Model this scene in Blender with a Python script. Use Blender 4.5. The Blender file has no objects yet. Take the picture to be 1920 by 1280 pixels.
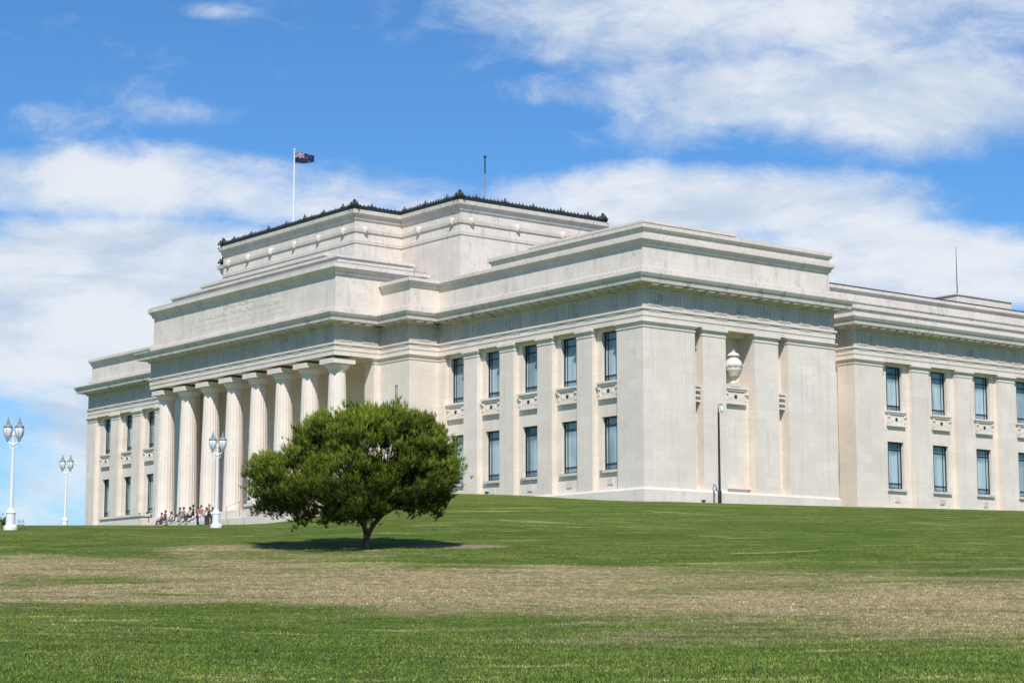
import bpy, bmesh, math, random
import numpy as np
from mathutils import Vector, Matrix
random.seed(7); np.random.seed(7)
R = math.radians
S = bpy.context.scene
COL = S.collection
S.view_settings.view_transform = 'Standard'; S.view_settings.look = 'None'; S.view_settings.exposure = 0

# ------------------------------------------------------------------ materials
def nmat(name):
    m = bpy.data.materials.new(name); m.use_nodes = True
    nt = m.node_tree; b = nt.nodes['Principled BSDF']
    return m, nt, b
def N(nt, typ, **kw):
    n = nt.nodes.new(typ)
    for k, v in kw.items(): setattr(n, k, v)
    return n
def noise(nt, vec, scale, detail=4, rough=.55, dist=0):
    n = N(nt, 'ShaderNodeTexNoise'); n.inputs['Scale'].default_value = scale
    n.inputs['Detail'].default_value = detail; n.inputs['Roughness'].default_value = rough
    n.inputs['Distortion'].default_value = dist
    if vec is not None: nt.links.new(vec, n.inputs['Vector'])
    return n.outputs['Fac']
def mapping(nt, vec, sc, loc=(0,0,0)):
    n = N(nt, 'ShaderNodeMapping'); n.inputs['Scale'].default_value = sc; n.inputs['Location'].default_value = loc
    nt.links.new(vec, n.inputs['Vector']); return n.outputs['Vector']
def ramp(nt, fac, a, b, lo=0., hi=1.):
    n = N(nt, 'ShaderNodeMapRange'); n.interpolation_type = 'SMOOTHSTEP'
    n.inputs['From Min'].default_value = a; n.inputs['From Max'].default_value = b
    n.inputs['To Min'].default_value = lo; n.inputs['To Max'].default_value = hi
    nt.links.new(fac, n.inputs['Value']); return n.outputs['Result']
def mixc(nt, fac, a, b, mode='MIX'):
    n = N(nt, 'ShaderNodeMixRGB', blend_type=mode)
    for i, v in ((0, fac), (1, a), (2, b)):
        if isinstance(v, (int, float)): n.inputs[i].default_value = v
        elif isinstance(v, (tuple, list)): n.inputs[i].default_value = (*v, 1) if len(v) == 3 else v
        else: nt.links.new(v, n.inputs[i])
    return n.outputs[0]
def mth(nt, op, a, b=None, c=None):
    n = N(nt, 'ShaderNodeMath', operation=op)
    for i, v in enumerate((a, b, c)):
        if v is None: continue
        if isinstance(v, (int, float)): n.inputs[i].default_value = v
        else: nt.links.new(v, n.inputs[i])
    return n.outputs[0]
def bump(nt, b, h, strength, dist):
    n = N(nt, 'ShaderNodeBump'); n.inputs['Strength'].default_value = strength; n.inputs['Distance'].default_value = dist
    nt.links.new(h, n.inputs['Height']); nt.links.new(n.outputs[0], b.inputs['Normal'])

def stone(name, base, stain=.3, courses=True, streak=.3, grime=.35):
    m, nt, b = nmat(name)
    tc = N(nt, 'ShaderNodeTexCoord').outputs['Object']
    sx = N(nt, 'ShaderNodeSeparateXYZ'); nt.links.new(tc, sx.inputs[0])
    s = mth(nt, 'ADD', sx.outputs[0], sx.outputs[1])
    cv = N(nt, 'ShaderNodeCombineXYZ'); nt.links.new(s, cv.inputs[0]); nt.links.new(sx.outputs[2], cv.inputs[1])
    col = mixc(nt, ramp(nt, noise(nt, tc, .35, 5), .3, .7), tuple(c*.92 for c in base), tuple(min(1, c*1.04) for c in base))
    col = mixc(nt, ramp(nt, noise(nt, tc, 3.5, 6, .7), .35, .7, 0, .5), col, (base[0]*.87, base[1]*.86, base[2]*.84))
    if courses:
        br = N(nt, 'ShaderNodeTexBrick'); nt.links.new(cv.outputs[0], br.inputs['Vector'])
        br.inputs['Scale'].default_value = 1; br.inputs['Brick Width'].default_value = 1.6; br.inputs['Row Height'].default_value = .7
        br.inputs['Mortar Size'].default_value = .012; br.inputs['Mortar Smooth'].default_value = .3
        br.inputs['Color1'].default_value = (1, 1, 1, 1); br.inputs['Color2'].default_value = (.90, .89, .875, 1)
        br.inputs['Mortar'].default_value = (.80, .78, .76, 1)
        col = mixc(nt, .65, col, br.outputs['Color'], 'MULTIPLY')
    st = noise(nt, mapping(nt, cv.outputs[0], (2.6, .14, 1)), 1, 6, .65)
    col = mixc(nt, ramp(nt, st, .50, .76, 0, streak), col, (base[0]*.48, base[1]*.49, base[2]*.50))
    gr = noise(nt, tc, .9, 8, .7)
    col = mixc(nt, ramp(nt, gr, .54, .72, 0, stain), col, (.17, .165, .16))
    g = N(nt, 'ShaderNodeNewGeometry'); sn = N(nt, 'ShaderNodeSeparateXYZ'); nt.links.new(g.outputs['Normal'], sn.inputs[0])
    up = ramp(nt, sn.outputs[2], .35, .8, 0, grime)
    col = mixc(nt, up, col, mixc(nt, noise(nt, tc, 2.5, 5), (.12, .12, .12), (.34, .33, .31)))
    nt.links.new(col, b.inputs['Base Color']); b.inputs['Roughness'].default_value = .9
    b.inputs['Specular IOR Level'].default_value = .15
    bump(nt, b, noise(nt, tc, 9, 6, .7), .3, .06)
    return m
def plain(name, c, rough=.6, metal=0, var=.15, scale=4, bmp=0):
    m, nt, b = nmat(name)
    tc = N(nt, 'ShaderNodeTexCoord').outputs['Object']
    col = mixc(nt, noise(nt, tc, scale, 5), tuple(x*(1-var) for x in c), tuple(min(1, x*(1+var)) for x in c))
    nt.links.new(col, b.inputs['Base Color']); b.inputs['Roughness'].default_value = rough; b.inputs['Metallic'].default_value = metal
    if bmp: bump(nt, b, noise(nt, tc, scale*3, 5), bmp, .02)
    return m
M = {}
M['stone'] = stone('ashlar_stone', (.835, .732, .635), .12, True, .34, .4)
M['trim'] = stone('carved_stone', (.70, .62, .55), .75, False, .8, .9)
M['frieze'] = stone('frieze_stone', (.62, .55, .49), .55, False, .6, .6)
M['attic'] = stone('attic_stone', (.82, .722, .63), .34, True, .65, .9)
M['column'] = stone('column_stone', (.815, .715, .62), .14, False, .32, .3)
M['letter'] = plain('incised_letter', (.54, .48, .42), .9)
M['bronze'] = plain('dark_bronze', (.018, .022, .022), .5, .3, .4)
M['crest'] = plain('verdigris_cresting', (.022, .03, .028), .6, .2, .6, 3)
M['dark'] = plain('doorway_dark', (.03, .028, .025), .7)
M['brownroof'] = plain('dark_roof_edge', (.05, .035, .03), .7)
M['white'] = plain('white_paint', (.78, .78, .76), .45, 0, .06)
M['greypole'] = plain('grey_paint', (.03, .032, .035), .6)
M['cap'] = plain('lantern_cap_paint', (.22, .23, .24), .5)
M['black'] = plain('black_paint', (.02, .02, .022), .6)
M['bark'] = plain('bark', (.06, .042, .032), .95, 0, .5, 8, .8)
M['steel'] = plain('galvanised_steel', (.3, .3, .3), .5, .3)
m, nt, b = nmat('lantern_glass'); b.inputs['Base Color'].default_value = (.74, .77, .80, 1); b.inputs['Roughness'].default_value = .3; M['lglass'] = m
m, nt, b = nmat('window_glass')
tc = N(nt, 'ShaderNodeTexCoord').outputs['Object']
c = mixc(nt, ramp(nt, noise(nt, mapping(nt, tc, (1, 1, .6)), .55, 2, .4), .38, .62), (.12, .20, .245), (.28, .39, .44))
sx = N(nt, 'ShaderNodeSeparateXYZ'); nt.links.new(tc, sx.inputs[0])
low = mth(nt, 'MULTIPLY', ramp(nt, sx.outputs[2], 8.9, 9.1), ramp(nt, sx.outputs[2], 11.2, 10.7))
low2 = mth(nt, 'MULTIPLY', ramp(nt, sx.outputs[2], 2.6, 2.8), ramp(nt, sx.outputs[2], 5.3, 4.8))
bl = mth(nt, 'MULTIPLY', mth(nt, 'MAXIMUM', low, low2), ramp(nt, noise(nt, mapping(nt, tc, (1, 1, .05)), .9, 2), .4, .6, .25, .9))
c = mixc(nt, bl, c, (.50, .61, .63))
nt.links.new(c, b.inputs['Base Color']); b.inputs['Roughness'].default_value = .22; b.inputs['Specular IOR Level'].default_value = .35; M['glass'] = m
def cloth(c): return plain('cloth', c, .85, 0, .1)

# ------------------------------------------------------------------ mesh builder
class MB:
    def __init__(s): s.v = []; s.f = []
    def add(s, vs, fs):
        o = len(s.v); s.v += [tuple(v) for v in vs]; s.f += [tuple(i+o for i in f) for f in fs]
    def box(s, x0, x1, y0, y1, z0, z1):
        x0, x1 = sorted((x0, x1)); y0, y1 = sorted((y0, y1)); z0, z1 = sorted((z0, z1))
        s.add([(x0,y0,z0),(x1,y0,z0),(x1,y1,z0),(x0,y1,z0),(x0,y0,z1),(x1,y0,z1),(x1,y1,z1),(x0,y1,z1)],
              [(0,3,2,1),(4,5,6,7),(0,1,5,4),(1,2,6,5),(2,3,7,6),(3,0,4,7)])
    def tbox(s, T, s0, s1, n0, n1, z0, z1):
        a = T(s0, n0, z0); b_ = T(s1, n1, z1); s.box(a[0], b_[0], a[1], b_[1], z0, z1)
    def loft(s, poly, prof):
        n = len(poly); vs = []; fs = []
        for off, z in prof:
            for i in range(n):
                p0 = poly[i-1]; p = poly[i]; p2 = poly[(i+1) % n]
                def on(a, b_):
                    dx, dy = b_[0]-a[0], b_[1]-a[1]; l = math.hypot(dx, dy); return (dy/l, -dx/l)
                a = on(p0, p); c_ = on(p, p2)
                vs.append((p[0]+off*(a[0]+c_[0]), p[1]+off*(a[1]+c_[1]), z))
        m_ = len(prof)
        for k in range(m_-1):
            for i in range(n):
                j = (i+1) % n
                fs.append((k*n+i, k*n+j, (k+1)*n+j, (k+1)*n+i))
        fs.append(tuple(reversed(range(n)))); fs.append(tuple((m_-1)*n+i for i in range(n)))
        s.add(vs, fs)
    def lathe(s, c, prof, n=16, flute=0):
        vs = []; fs = []
        for r, z in prof:
            for i in range(n):
                a = 2*math.pi*i/n
                rr = r
                if flute: rr = r*(1-flute*(0 if i % 3 == 0 else 1))
                vs.append((c[0]+rr*math.cos(a), c[1]+rr*math.sin(a), c[2]+z))
        m_ = len(prof)
        for k in range(m_-1):
            for i in range(n):
                j = (i+1) % n; fs.append((k*n+i, k*n+j, (k+1)*n+j, (k+1)*n+i))
        fs.append(tuple(reversed(range(n)))); fs.append(tuple((m_-1)*n+i for i in range(n)))
        s.add(vs, fs)
    def tube(s, pts, rs, n=8):
        pts = [Vector(p) for p in pts]; vs = []; fs = []
        if isinstance(rs, (int, float)): rs = [rs]*len(pts)
        for k, p in enumerate(pts):
            d = (pts[min(k+1, len(pts)-1)]-pts[max(k-1, 0)]).normalized()
            a = d.cross(Vector((0, 0, 1)) if abs(d.z) < .9 else Vector((1, 0, 0))).normalized(); b_ = d.cross(a)
            for i in range(n):
                t = 2*math.pi*i/n; vs.append(p+(a*math.cos(t)+b_*math.sin(t))*rs[k])
        for k in range(len(pts)-1):
            for i in range(n):
                j = (i+1) % n; fs.append((k*n+i, k*n+j, (k+1)*n+j, (k+1)*n+i))
        fs.append(tuple(reversed(range(n)))); fs.append(tuple((len(pts)-1)*n+i for i in range(n)))
        s.add(vs, fs)
    def build(s, name, mat, parent=None, smooth=False, loc=None):
        me = bpy.data.meshes.new(name); me.from_pydata(s.v, [], s.f)
        bm = bmesh.new(); bm.from_mesh(me); bmesh.ops.recalc_face_normals(bm, faces=bm.faces); bm.to_mesh(me); bm.free()
        if smooth:
            for p in me.polygons: p.use_smooth = True
        me.materials.append(mat)
        o = bpy.data.objects.new(name, me); COL.objects.link(o)
        if parent: o.parent = parent
        if loc: o.location = loc
        return o
def empty(name, loc, rz=0, label=None, cat=None, group=None):
    o = bpy.data.objects.new(name, None); COL.objects.link(o); o.location = loc; o.rotation_euler = (0, 0, rz)
    if label: o['label'] = label
    if cat: o['category'] = cat
    if group: o['group'] = group
    return o
def kids(o): return [c for c in bpy.data.objects if c.parent == o]
def copy_tree(o, parent=None):
    c = o.copy(); COL.objects.link(c); c.parent = parent
    for ch in kids(o): copy_tree(ch, c)
    return c

# ------------------------------------------------------------------ camera: eye at the origin
PITCH = R(8.05)
cam = bpy.data.objects.new('camera', bpy.data.cameras.new('camera')); COL.objects.link(cam)
cam.data.sensor_width = 36; cam.data.lens = 71.6; cam.data.clip_end = 12000
cam.rotation_euler = (R(90)+PITCH, 0, 0); S.camera = cam

# ------------------------------------------------------------------ ground
PL = [(-9000,-1.6),(0,-1.6),(40,-1.05),(60,-.1),(80,1.75),(97,3.72),(112,5.5),(127,6.32),(165,8.38),(185,8.5),(260,8.5),(500,-6),(9000,-8)]
PR = [(-9000,-1.6),(0,-1.6),(40,-1.05),(60,-.1),(80,1.75),(97,3.75),(115,6.1),(127,7.55),(138,8.62),(150,9.15),(160,9.5),(175,9.95),(260,10),(500,-6),(9000,-8)]
def interp(P, y): return float(np.interp(y, [p[0] for p in P], [p[1] for p in P]))
def smooth_interp(P, y): return sum(interp(P, y+d)*w for d, w in ((-6,.1),(-3,.2),(0,.4),(3,.2),(6,.1)))
def gz(x, y):
    q = x/max(y, 30); t = min(1, max(0, (q+.127)/.096)); w = t*t*(3-2*t)
    z = smooth_interp(PL, y)*(1-w)+smooth_interp(PR, y)*w
    z += .75*math.exp(-((x+4)**2/120+(y-150)**2/90))
    if y > 90: z -= min(1, (y-90)/40)*min(.62, max(0, (q-.075)*3.4))
    if 20 < y < 130: z += .09*math.sin(x*.21+y*.13)*math.sin(y*.17+1)+.05*math.sin(x*.37-y*.31)
    return z
def axis(lo, hi, st, far):
    a = list(np.arange(lo, hi+.01, st)); d = st
    while a[-1] < far: d *= 1.5; a.append(a[-1]+d)
    d = st
    while a[0] > -far: d *= 1.5; a.insert(0, a[0]-d)
    return a
xs = axis(-66, 66, 1.5, 6000); ys = axis(9, 230, 1.5, 6000)
gm = MB(); gm.v = [(x, y, gz(x, y)) for y in ys for x in xs]; nx = len(xs)
gm.f = [(j*nx+i, j*nx+i+1, (j+1)*nx+i+1, (j+1)*nx+i) for j in range(len(ys)-1) for i in range(nx-1)]

def grass_col(nt, tc):
    sx = N(nt, 'ShaderNodeSeparateXYZ'); nt.links.new(tc, sx.inputs[0])
    x, y = sx.outputs[0], sx.outputs[1]
    g = mixc(nt, ramp(nt, noise(nt, mapping(nt, tc, (.6, 1.3, 1)), .16, 6, .65), .38, .62), (.105, .172, .020), (.195, .255, .042))
    g = mixc(nt, ramp(nt, noise(nt, mapping(nt, tc, (.35, 1.6, 1)), .55, 7, .7), .47, .64, 0, .8), g, (.28, .295, .08))
    g = mixc(nt, ramp(nt, noise(nt, mapping(nt, tc, (.5, 1.2, 1)), 1.3, 7, .75), .42, .56, .6, 0), g, (.062, .110, .012))
    g = mixc(nt, ramp(nt, noise(nt, tc, 4.5, 6, .8), .38, .60, .8, 0), g, (.042, .078, .009))
    g = mixc(nt, ramp(nt, noise(nt, tc, 11, 4, .8), .54, .68, 0, .65), g, (.34, .36, .12))
    # ragged dry turf across the slope, broader to the right
    w = mth(nt, 'MULTIPLY', mth(nt, 'SUBTRACT', noise(nt, mapping(nt, tc, (.5, 1, 1)), .085, 8, .7), .5), 75.)
    c0 = mth(nt, 'MULTIPLY_ADD', x, -.36, 75.)
    hw = mth(nt, 'MAXIMUM', mth(nt, 'MULTIPLY_ADD', x, .2, 11.), 8.)
    d = mth(nt, 'DIVIDE', mth(nt, 'ABSOLUTE', mth(nt, 'ADD', mth(nt, 'SUBTRACT', y, c0), w)), hw)
    dry = ramp(nt, d, 1.6, .4)
    fine = ramp(nt, noise(nt, mapping(nt, tc, (.45, 1.6, 1)), .5, 9, .8), .35, .55)
    dry = mth(nt, 'MULTIPLY', dry, mth(nt, 'MULTIPLY_ADD', fine, .76, .22))
    dc = mixc(nt, ramp(nt, noise(nt, tc, 3, 7, .8), .38, .62), (.24, .18, .08), (.56, .43, .25))
    col = mixc(nt, dry, g, dc)
    s2 = ramp(nt, noise(nt, mapping(nt, tc, (.14, .75, 1), (9, 3, 0)), .8, 8, .72), .56, .66, 0, .8)
    col = mixc(nt, s2, col, (.42, .39, .15))
    ex = mth(nt, 'MULTIPLY', mth(nt, 'ADD', x, 2.6), .38); ey = mth(nt, 'MULTIPLY', mth(nt, 'SUBTRACT', y, 98.4), .6)
    r2 = mth(nt, 'ADD', mth(nt, 'MULTIPLY', ex, ex), mth(nt, 'MULTIPLY', ey, ey))
    r2 = mth(nt, 'ADD', r2, mth(nt, 'MULTIPLY', mth(nt, 'SUBTRACT', noise(nt, tc, 1.2, 5), .5), 1.6))
    return mixc(nt, ramp(nt, r2, 1.1, .3, 0, .85), col, (.38, .27, .17))
m, nt, b = nmat('lawn'); tc = N(nt, 'ShaderNodeTexCoord').outputs['Object']
nt.links.new(grass_col(nt, tc), b.inputs['Base Color']); b.inputs['Roughness'].default_value = .95; b.inputs['Specular IOR Level'].default_value = .1
bump(nt, b, noise(nt, tc, 5, 8, .8), 1, .15)
M['lawn'] = m
g = gm.build('ground', M['lawn'], None, True); g['kind'] = 'structure'

def grass_blades(n):
    d = 36+(np.random.rand(n)**1.6)*62
    x = (np.random.rand(n)-.5)*.56*d
    zz = np.array([gz(a, b_) for a, b_ in zip(x, d)])
    k = 3
    X = np.repeat(x, k)+np.random.randn(n*k)*.04; Y = np.repeat(d, k)+np.random.randn(n*k)*.04; Z = np.repeat(zz, k)-.01
    h = .04+.05*np.random.rand(n*k); ang = np.random.rand(n*k)*6.283; w = .010+.008*np.random.rand(n*k)
    lx = np.random.randn(n*k)*.03; ly = np.random.randn(n*k)*.03
    V = np.empty((n*k, 3, 3))
    V[:,0] = np.stack([X-np.cos(ang)*w, Y-np.sin(ang)*w, Z], 1); V[:,1] = np.stack([X+np.cos(ang)*w, Y+np.sin(ang)*w, Z], 1)
    V[:,2] = np.stack([X+lx, Y+ly, Z+h], 1)
    return V.reshape(-1, 3)
def tri_mesh(name, V, mat, parent=None, attr=None):
    me = bpy.data.meshes.new(name); nv = len(V); nf = nv//3
    me.vertices.add(nv); me.vertices.foreach_set('co', V.astype(np.float32).ravel())
    me.loops.add(nv); me.loops.foreach_set('vertex_index', np.arange(nv, dtype=np.int32))
    me.polygons.add(nf); me.polygons.foreach_set('loop_start', np.arange(0, nv, 3, dtype=np.int32))
    me.update(calc_edges=True)
    if attr is not None:
        a = me.attributes.new('tint', 'FLOAT', 'POINT'); a.data.foreach_set('value', attr.astype(np.float32))
    me.materials.append(mat)
    o = bpy.data.objects.new(name, me); COL.objects.link(o)
    if parent: o.parent = parent
    return o
m, nt, b = nmat('grass_blade'); tc = N(nt, 'ShaderNodeTexCoord').outputs['Object']
cc = mixc(nt, 1, grass_col(nt, tc), (1.3, 1.3, 1.3), 'MULTIPLY')
nt.links.new(cc, b.inputs['Base Color']); b.inputs['Roughness'].default_value = .8; b.inputs['Specular IOR Level'].default_value = .2
o = tri_mesh('grass', grass_blades(60000), m); o['kind'] = 'stuff'; o['label'] = 'short mown grass blades on the sloping lawn'; o['category'] = 'grass'

# ------------------------------------------------------------------ museum
AZ = math.atan2(.6155, .788)
ROOT = empty('museum_building', (9.02, 139, 8.75), AZ, 'long cream stone neoclassical museum with a columned portico on top of the grassy hill', 'building')
RM = Matrix.Translation((9.02, 139, 8.75)) @ Matrix.Rotation(AZ, 4, 'Z')
def W(x, y, z): return RM @ Vector((x, y, z))
def Fr(c): return lambda s, n, z: (c-n, s, z)
def Sd(c): return lambda s, n, z: (s, c-n, z)

def sheet(T, s0, s1, z0, z1, n, ops, depth=.4):
    mb = MB(); ss = sorted({s0, s1, *[o[0] for o in ops], *[o[1] for o in ops]}); zs = sorted({z0, z1, *[o[2] for o in ops], *[o[3] for o in ops]})
    for i in range(len(ss)-1):
        for j in range(len(zs)-1):
            cs, cz = (ss[i]+ss[i+1])/2, (zs[j]+zs[j+1])/2
            if any(o[0] < cs < o[1] and o[2] < cz < o[3] for o in ops): continue
            mb.add([T(ss[i], n, zs[j]), T(ss[i+1], n, zs[j]), T(ss[i+1], n, zs[j+1]), T(ss[i], n, zs[j+1])], [(0,1,2,3)])
    for a, b_, c_, d in ops:
        q = [(a, c_), (b_, c_), (b_, d), (a, d)]
        for k in range(4):
            p, r = q[k], q[(k+1) % 4]
            mb.add([T(p[0], n, p[1]), T(r[0], n, r[1]), T(r[0], n-depth, r[1]), T(p[0], n-depth, p[1])], [(0,1,2,3)])
    return mb
def window(T, a, b_, c_, d, n):
    f = MB(); w = b_-a; h = d-c_; t = .09 if w > 1 else .04
    f.tbox(T, a, a+t, n, n+.1, c_, d); f.tbox(T, b_-t, b_, n, n+.1, c_, d)
    f.tbox(T, a+t, b_-t, n, n+.1, c_, c_+t); f.tbox(T, a+t, b_-t, n, n+.1, d-t, d)
    if w > 1:
        for k in (.2, .8): f.tbox(T, a+w*k-.03, a+w*k+.03, n+.01, n+.07, c_+t, d-t)
        for k in (.12, .84): f.tbox(T, a+t, b_-t, n+.012, n+.08, c_+h*k-.035, c_+h*k+.035)
    fo = f.build('window', M['bronze'], ROOT)
    p = MB(); p.tbox(T, a+.02, b_-.02, n-.05, n+.03, c_+.02, d-.02); p.build('pane', M['glass'], fo)
    return fo
def balconette(T, cs, z1, n):
    mb = MB(); w = 1.2; z0 = z1-1.25
    mb.tbox(T, cs-w, cs+w, n, n+.3, z1-.16, z1); mb.tbox(T, cs-w+.08, cs+w-.08, n, n+.24, z1-.3, z1-.163)
    mb.tbox(T, cs-w+.3, cs+w-.3, n, n+.16, z0+.12, z1-.303); mb.tbox(T, cs-w+.15, cs+w-.15, n, n+.2, z0, z0+.117)
    for s_ in (-1, 1):
        c_ = cs+s_*(w-.25)
        for zz, r in ((z1-.5, .15), (z0+.3, .11)):
            a = T(c_-.13, n+.11, zz); b2 = T(c_+.13, n+.11, zz); mb.tube([a, b2], r, 10)
        mb.tbox(T, c_-.12, c_+.12, n, n+.19, z0+.1, z1-.3)
        for k in (0, 1): mb.lathe(T(cs+s_*(.38+k*.18), n+.16, z0+.5), [(.02,-.12),(.04,-.05),(.04,.08),(.02,.16)], 8)
    o = mb.build('balconette', M['stone'], ROOT)
    d = MB(); p0 = T(cs, n+.14, z0+.55); p1 = T(cs, n+.18, z0+.55); d.tube([p0, p1], .14, 14); d.build('roundel', M['dark'], o)
def pilaster(T, a, b_, n0, n1, z0, z1, capw=.12, name='pilaster'):
    mb = MB(); mb.tbox(T, a, b_, n0, n1, z0, z1-.55); mb.tbox(T, a-.03, b_+.03, n0, n1+.04, z1-.55, z1-.45)
    mb.tbox(T, a, b_, n0, n1+.003, z1-.45, z1-.26)
    mb.tbox(T, a-capw*.6, b_+capw*.6, n0, n1+capw*.6, z1-.26, z1-.16); mb.tbox(T, a-capw, b_+capw, n0, n1+capw*1.3, z1-.16, z1-.003)
    mb.tbox(T, a-.04, b_+.04, n0, n1+.05, z0, z0+.35 if z0 > 0 else .9)
    return mb.build(name, M['stone'], ROOT)

ZT = 12.4
def bay_front(T, nrec, s0, s1, centers, ww, up, lo, pil, pw, sill=True):
    ops = []
    for c_ in centers:
        ops += [(c_-ww/2, c_+ww/2, up[0], up[1]), (c_-ww/2, c_+ww/2, lo[0], lo[1])]
    sheet(T, s0, s1, -1.5, ZT+.1, nrec, ops, .45).build('wall', M['stone'], ROOT)
    for a, b_, c_, d in ops: window(T, a, b_, c_, d, nrec-.36)
    for c_ in centers:
        balconette(T, c_, up[0]-.02, nrec)
        s_ = MB(); s_.tbox(T, c_-ww/2-.15, c_+ww/2+.15, nrec-.05, nrec+.16, lo[0]-.2, lo[0]-.004); s_.build('sill', M['trim'], ROOT)
        s_ = MB(); s_.tbox(T, c_-.28, c_+.28, nrec, nrec+.05, lo[0]-1.05, lo[0]-.6)
        for k in (-.17, 0, .17): s_.tbox(T, c_+k-.035, c_+k+.035, nrec+.05, nrec+.07, lo[0]-1.0, lo[0]-.65)
        s_.build('vent', M['trim'], ROOT)
    for c_ in pil: pilaster(T, c_-pw/2, c_+pw/2, nrec-.02, 0.0, -1.5, ZT)
UP = (8.6, 12.15); LO = (2.35, 6.1)
T0 = Fr(0)
bay_front(T0, -.45, 2.6, 23.4, [4.02+4.52*k for k in range(5)], 1.75, UP, LO, [6.28+4.52*k for k in range(4)], 1.7)
bay_front(T0, -.45, 61.6, 82.8, [80.9-4.57*k for k in range(4)], 1.75, UP, LO, [78.6-4.57*k for k in range(4)], 1.7)
TW = Sd(4.6)
bay_front(TW, -.45, 29.4, 75, [31.4+5.45*k for k in range(8)], 1.9, UP, LO, [34.1+5.45*k for k in range(8)], 2.0)

def block(x0, x1, y0, y1, z0=-1.5, z1=ZT, name='pier', cap=True):
    mb = MB(); mb.box(x0, x1, y0, y1, z0, z1-.45)
    poly = [(x0,y0),(x1,y0),(x1,y1),(x0,y1)]
    if cap: mb.loft(poly, [(0,z1-.45),(.05,z1-.42),(.05,z1-.34),(0,z1-.34),(0,z1-.2),(.1,z1-.16),(.16,z1-.05),(.16,z1-.002),(0,z1-.002)])
    return mb.build(name, M['stone'], ROOT)
block(0, 4.9, 0, 2.75); block(14.2, 19.2, 0, 2.75)
block(0, 1.4, 23.3, 24.0); block(0, 1.4, 82.75, 84.6)
block(-2.8, 1.2, 24.0, 28.0, name='pavilion'); block(-2.8, 1.2, 58.0, 61.55, name='pavilion')
block(26.3, 29.6, 4.6, 6.4)
block(-3.35, -2.75, 28.003, 29.3); block(-3.35, -2.75, 56.7, 57.997)
co = MB(); co.box(1.4, 19.1, 2.0, 84.5, -1.5, 15); co.box(19.0, 27.0, 7.0, 30, -1.5, 15); co.box(26.5, 80, 6.2, 30, -1.5, 15)
co.build('core_wall', M['stone'], ROOT)
window(Fr(-2.8), 25.55, 25.8, 7.9, 10.1, -.07)
pl = MB()
PAV = [(0,0),(19.2,0),(19.2,84.6),(0,84.6),(0,61.55),(-2.8,61.55),(-2.8,24),(0,24)]
pl.loft(PAV, [(.14,-1.6),(.14,.75),(.06,.9),(-.4,.92)])
WING = [(19.0,7.0),(26.3,7.0),(26.3,4.6),(80,4.6),(80,30),(19.0,30)]
pl.loft(WING, [(.14,-1.6),(.14,.45),(.06,.6),(-.4,.62)])
pl.build('plinth', M['stone'], ROOT)

# niche on the short end
TS = Sd(0)
sheet(TS, 4.85, 14.25, -1.5, ZT+.1, -.9, [(8.0, 10.9, 8.55, 12.2)], 1.0).build('wall', M['stone'], ROOT)
nb = MB(); nb.tbox(TS, 7.8, 11.1, -2.1, -1.9, 8.4, 12.4); nb.build('niche', M['stone'], ROOT)
pilaster(TS, 5.75, 8.0, -.92, -.12, -1.5, ZT); pilaster(TS, 10.9, 13.3, -.92, -.12, -1.5, ZT)
pn = MB(); pn.tbox(TS, 8.15, 10.75, -.92, -.8, 1.4, 6.9); pn.tbox(TS, 8.0, 10.9, -.92, -.72, 1.2, 1.4); pn.build('panel', M['stone'], ROOT)
balconette(TS, 9.45, 8.5, -.82)
for a, b_ in ((4.95, 5.72), (13.33, 14.17)):
    q = MB(); q.tbox(TS, a, b_, -.9, -.35, 8.2, 8.35); q.tbox(TS, a+.08, b_-.08, -.9, -.45, 7.3, 8.2); q.tbox(TS, a, b_, -.9, -.4, 7.15, 7.3)
    for zz in (7.55, 7.95): q.tube([TS(a+.06, -.42, zz), TS(b_-.06, -.42, zz)], .13, 8)
    q.build('console', M['trim'], ROOT)
    q = MB(); q.tbox(TS, a, b_, -.9, -.5, .8, 1.3); q.build('base_block', M['stone'], ROOT)

# entablature
MAIN = [(0,0),(19.2,0),(19.2,84.6),(0,84.6),(0,61.55),(-2.8,61.55),(-2.8,58),(-7.1,58),(-7.1,28),(-2.8,28),(-2.8,24),(0,24)]
ar = MB(); fz = MB(); c = MB()
AP = [(0,ZT),(0,12.75),(.04,12.77),(.04,13.2),(.13,13.22),(.13,13.36),(-.02,13.38)]
FP_ = [(-.02,13.38),(-.02,14.72)]
CP = [(-.02,14.72),(.14,14.74),(.18,14.92),(.88,14.98),(.92,15.28),(1.0,15.34),(1.1,15.55),(1.1,15.62),(.1,15.8),(-.3,15.8)]
for P in (MAIN, WING): ar.loft(P, AP); fz.loft(P, FP_); c.loft(P, CP)
def frieze(T, s0, s1, pitch=2.1):
    L = s1-s0; n = max(1, round(L/pitch)); p = L/n
    for k in range(n):
        c_ = s0+(k+.5)*p
        for j in range(5):
            a = c_+(j-2)*.23; fz.tbox(T, a-.08, a+.08, -.03, .025, 13.5, 14.5)
        fz.tbox(T, c_-.6, c_+.6, -.03, .03, 14.5, 14.66)
        for j in range(6):
            a = c_+(j-2.5)*.2; ar.tbox(T, a-.05, a+.05, .03, .09, 13.08, 13.215)
        e = c_+p/2
        if k < n-1:
            for sg in (-.28, 0, .28): fz.tbox(T, e+sg-.07, e+sg+.07, -.03, .008, 13.6+abs(sg)*.5, 14.4-abs(sg)*.5)
    n2 = max(1, round(L/1.05)); p2 = L/n2
    for k in range(n2):
        c_ = s0+(k+.5)*p2; c.tbox(T, c_-.32, c_+.32, .18, .8, 14.83, 14.975)
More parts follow.
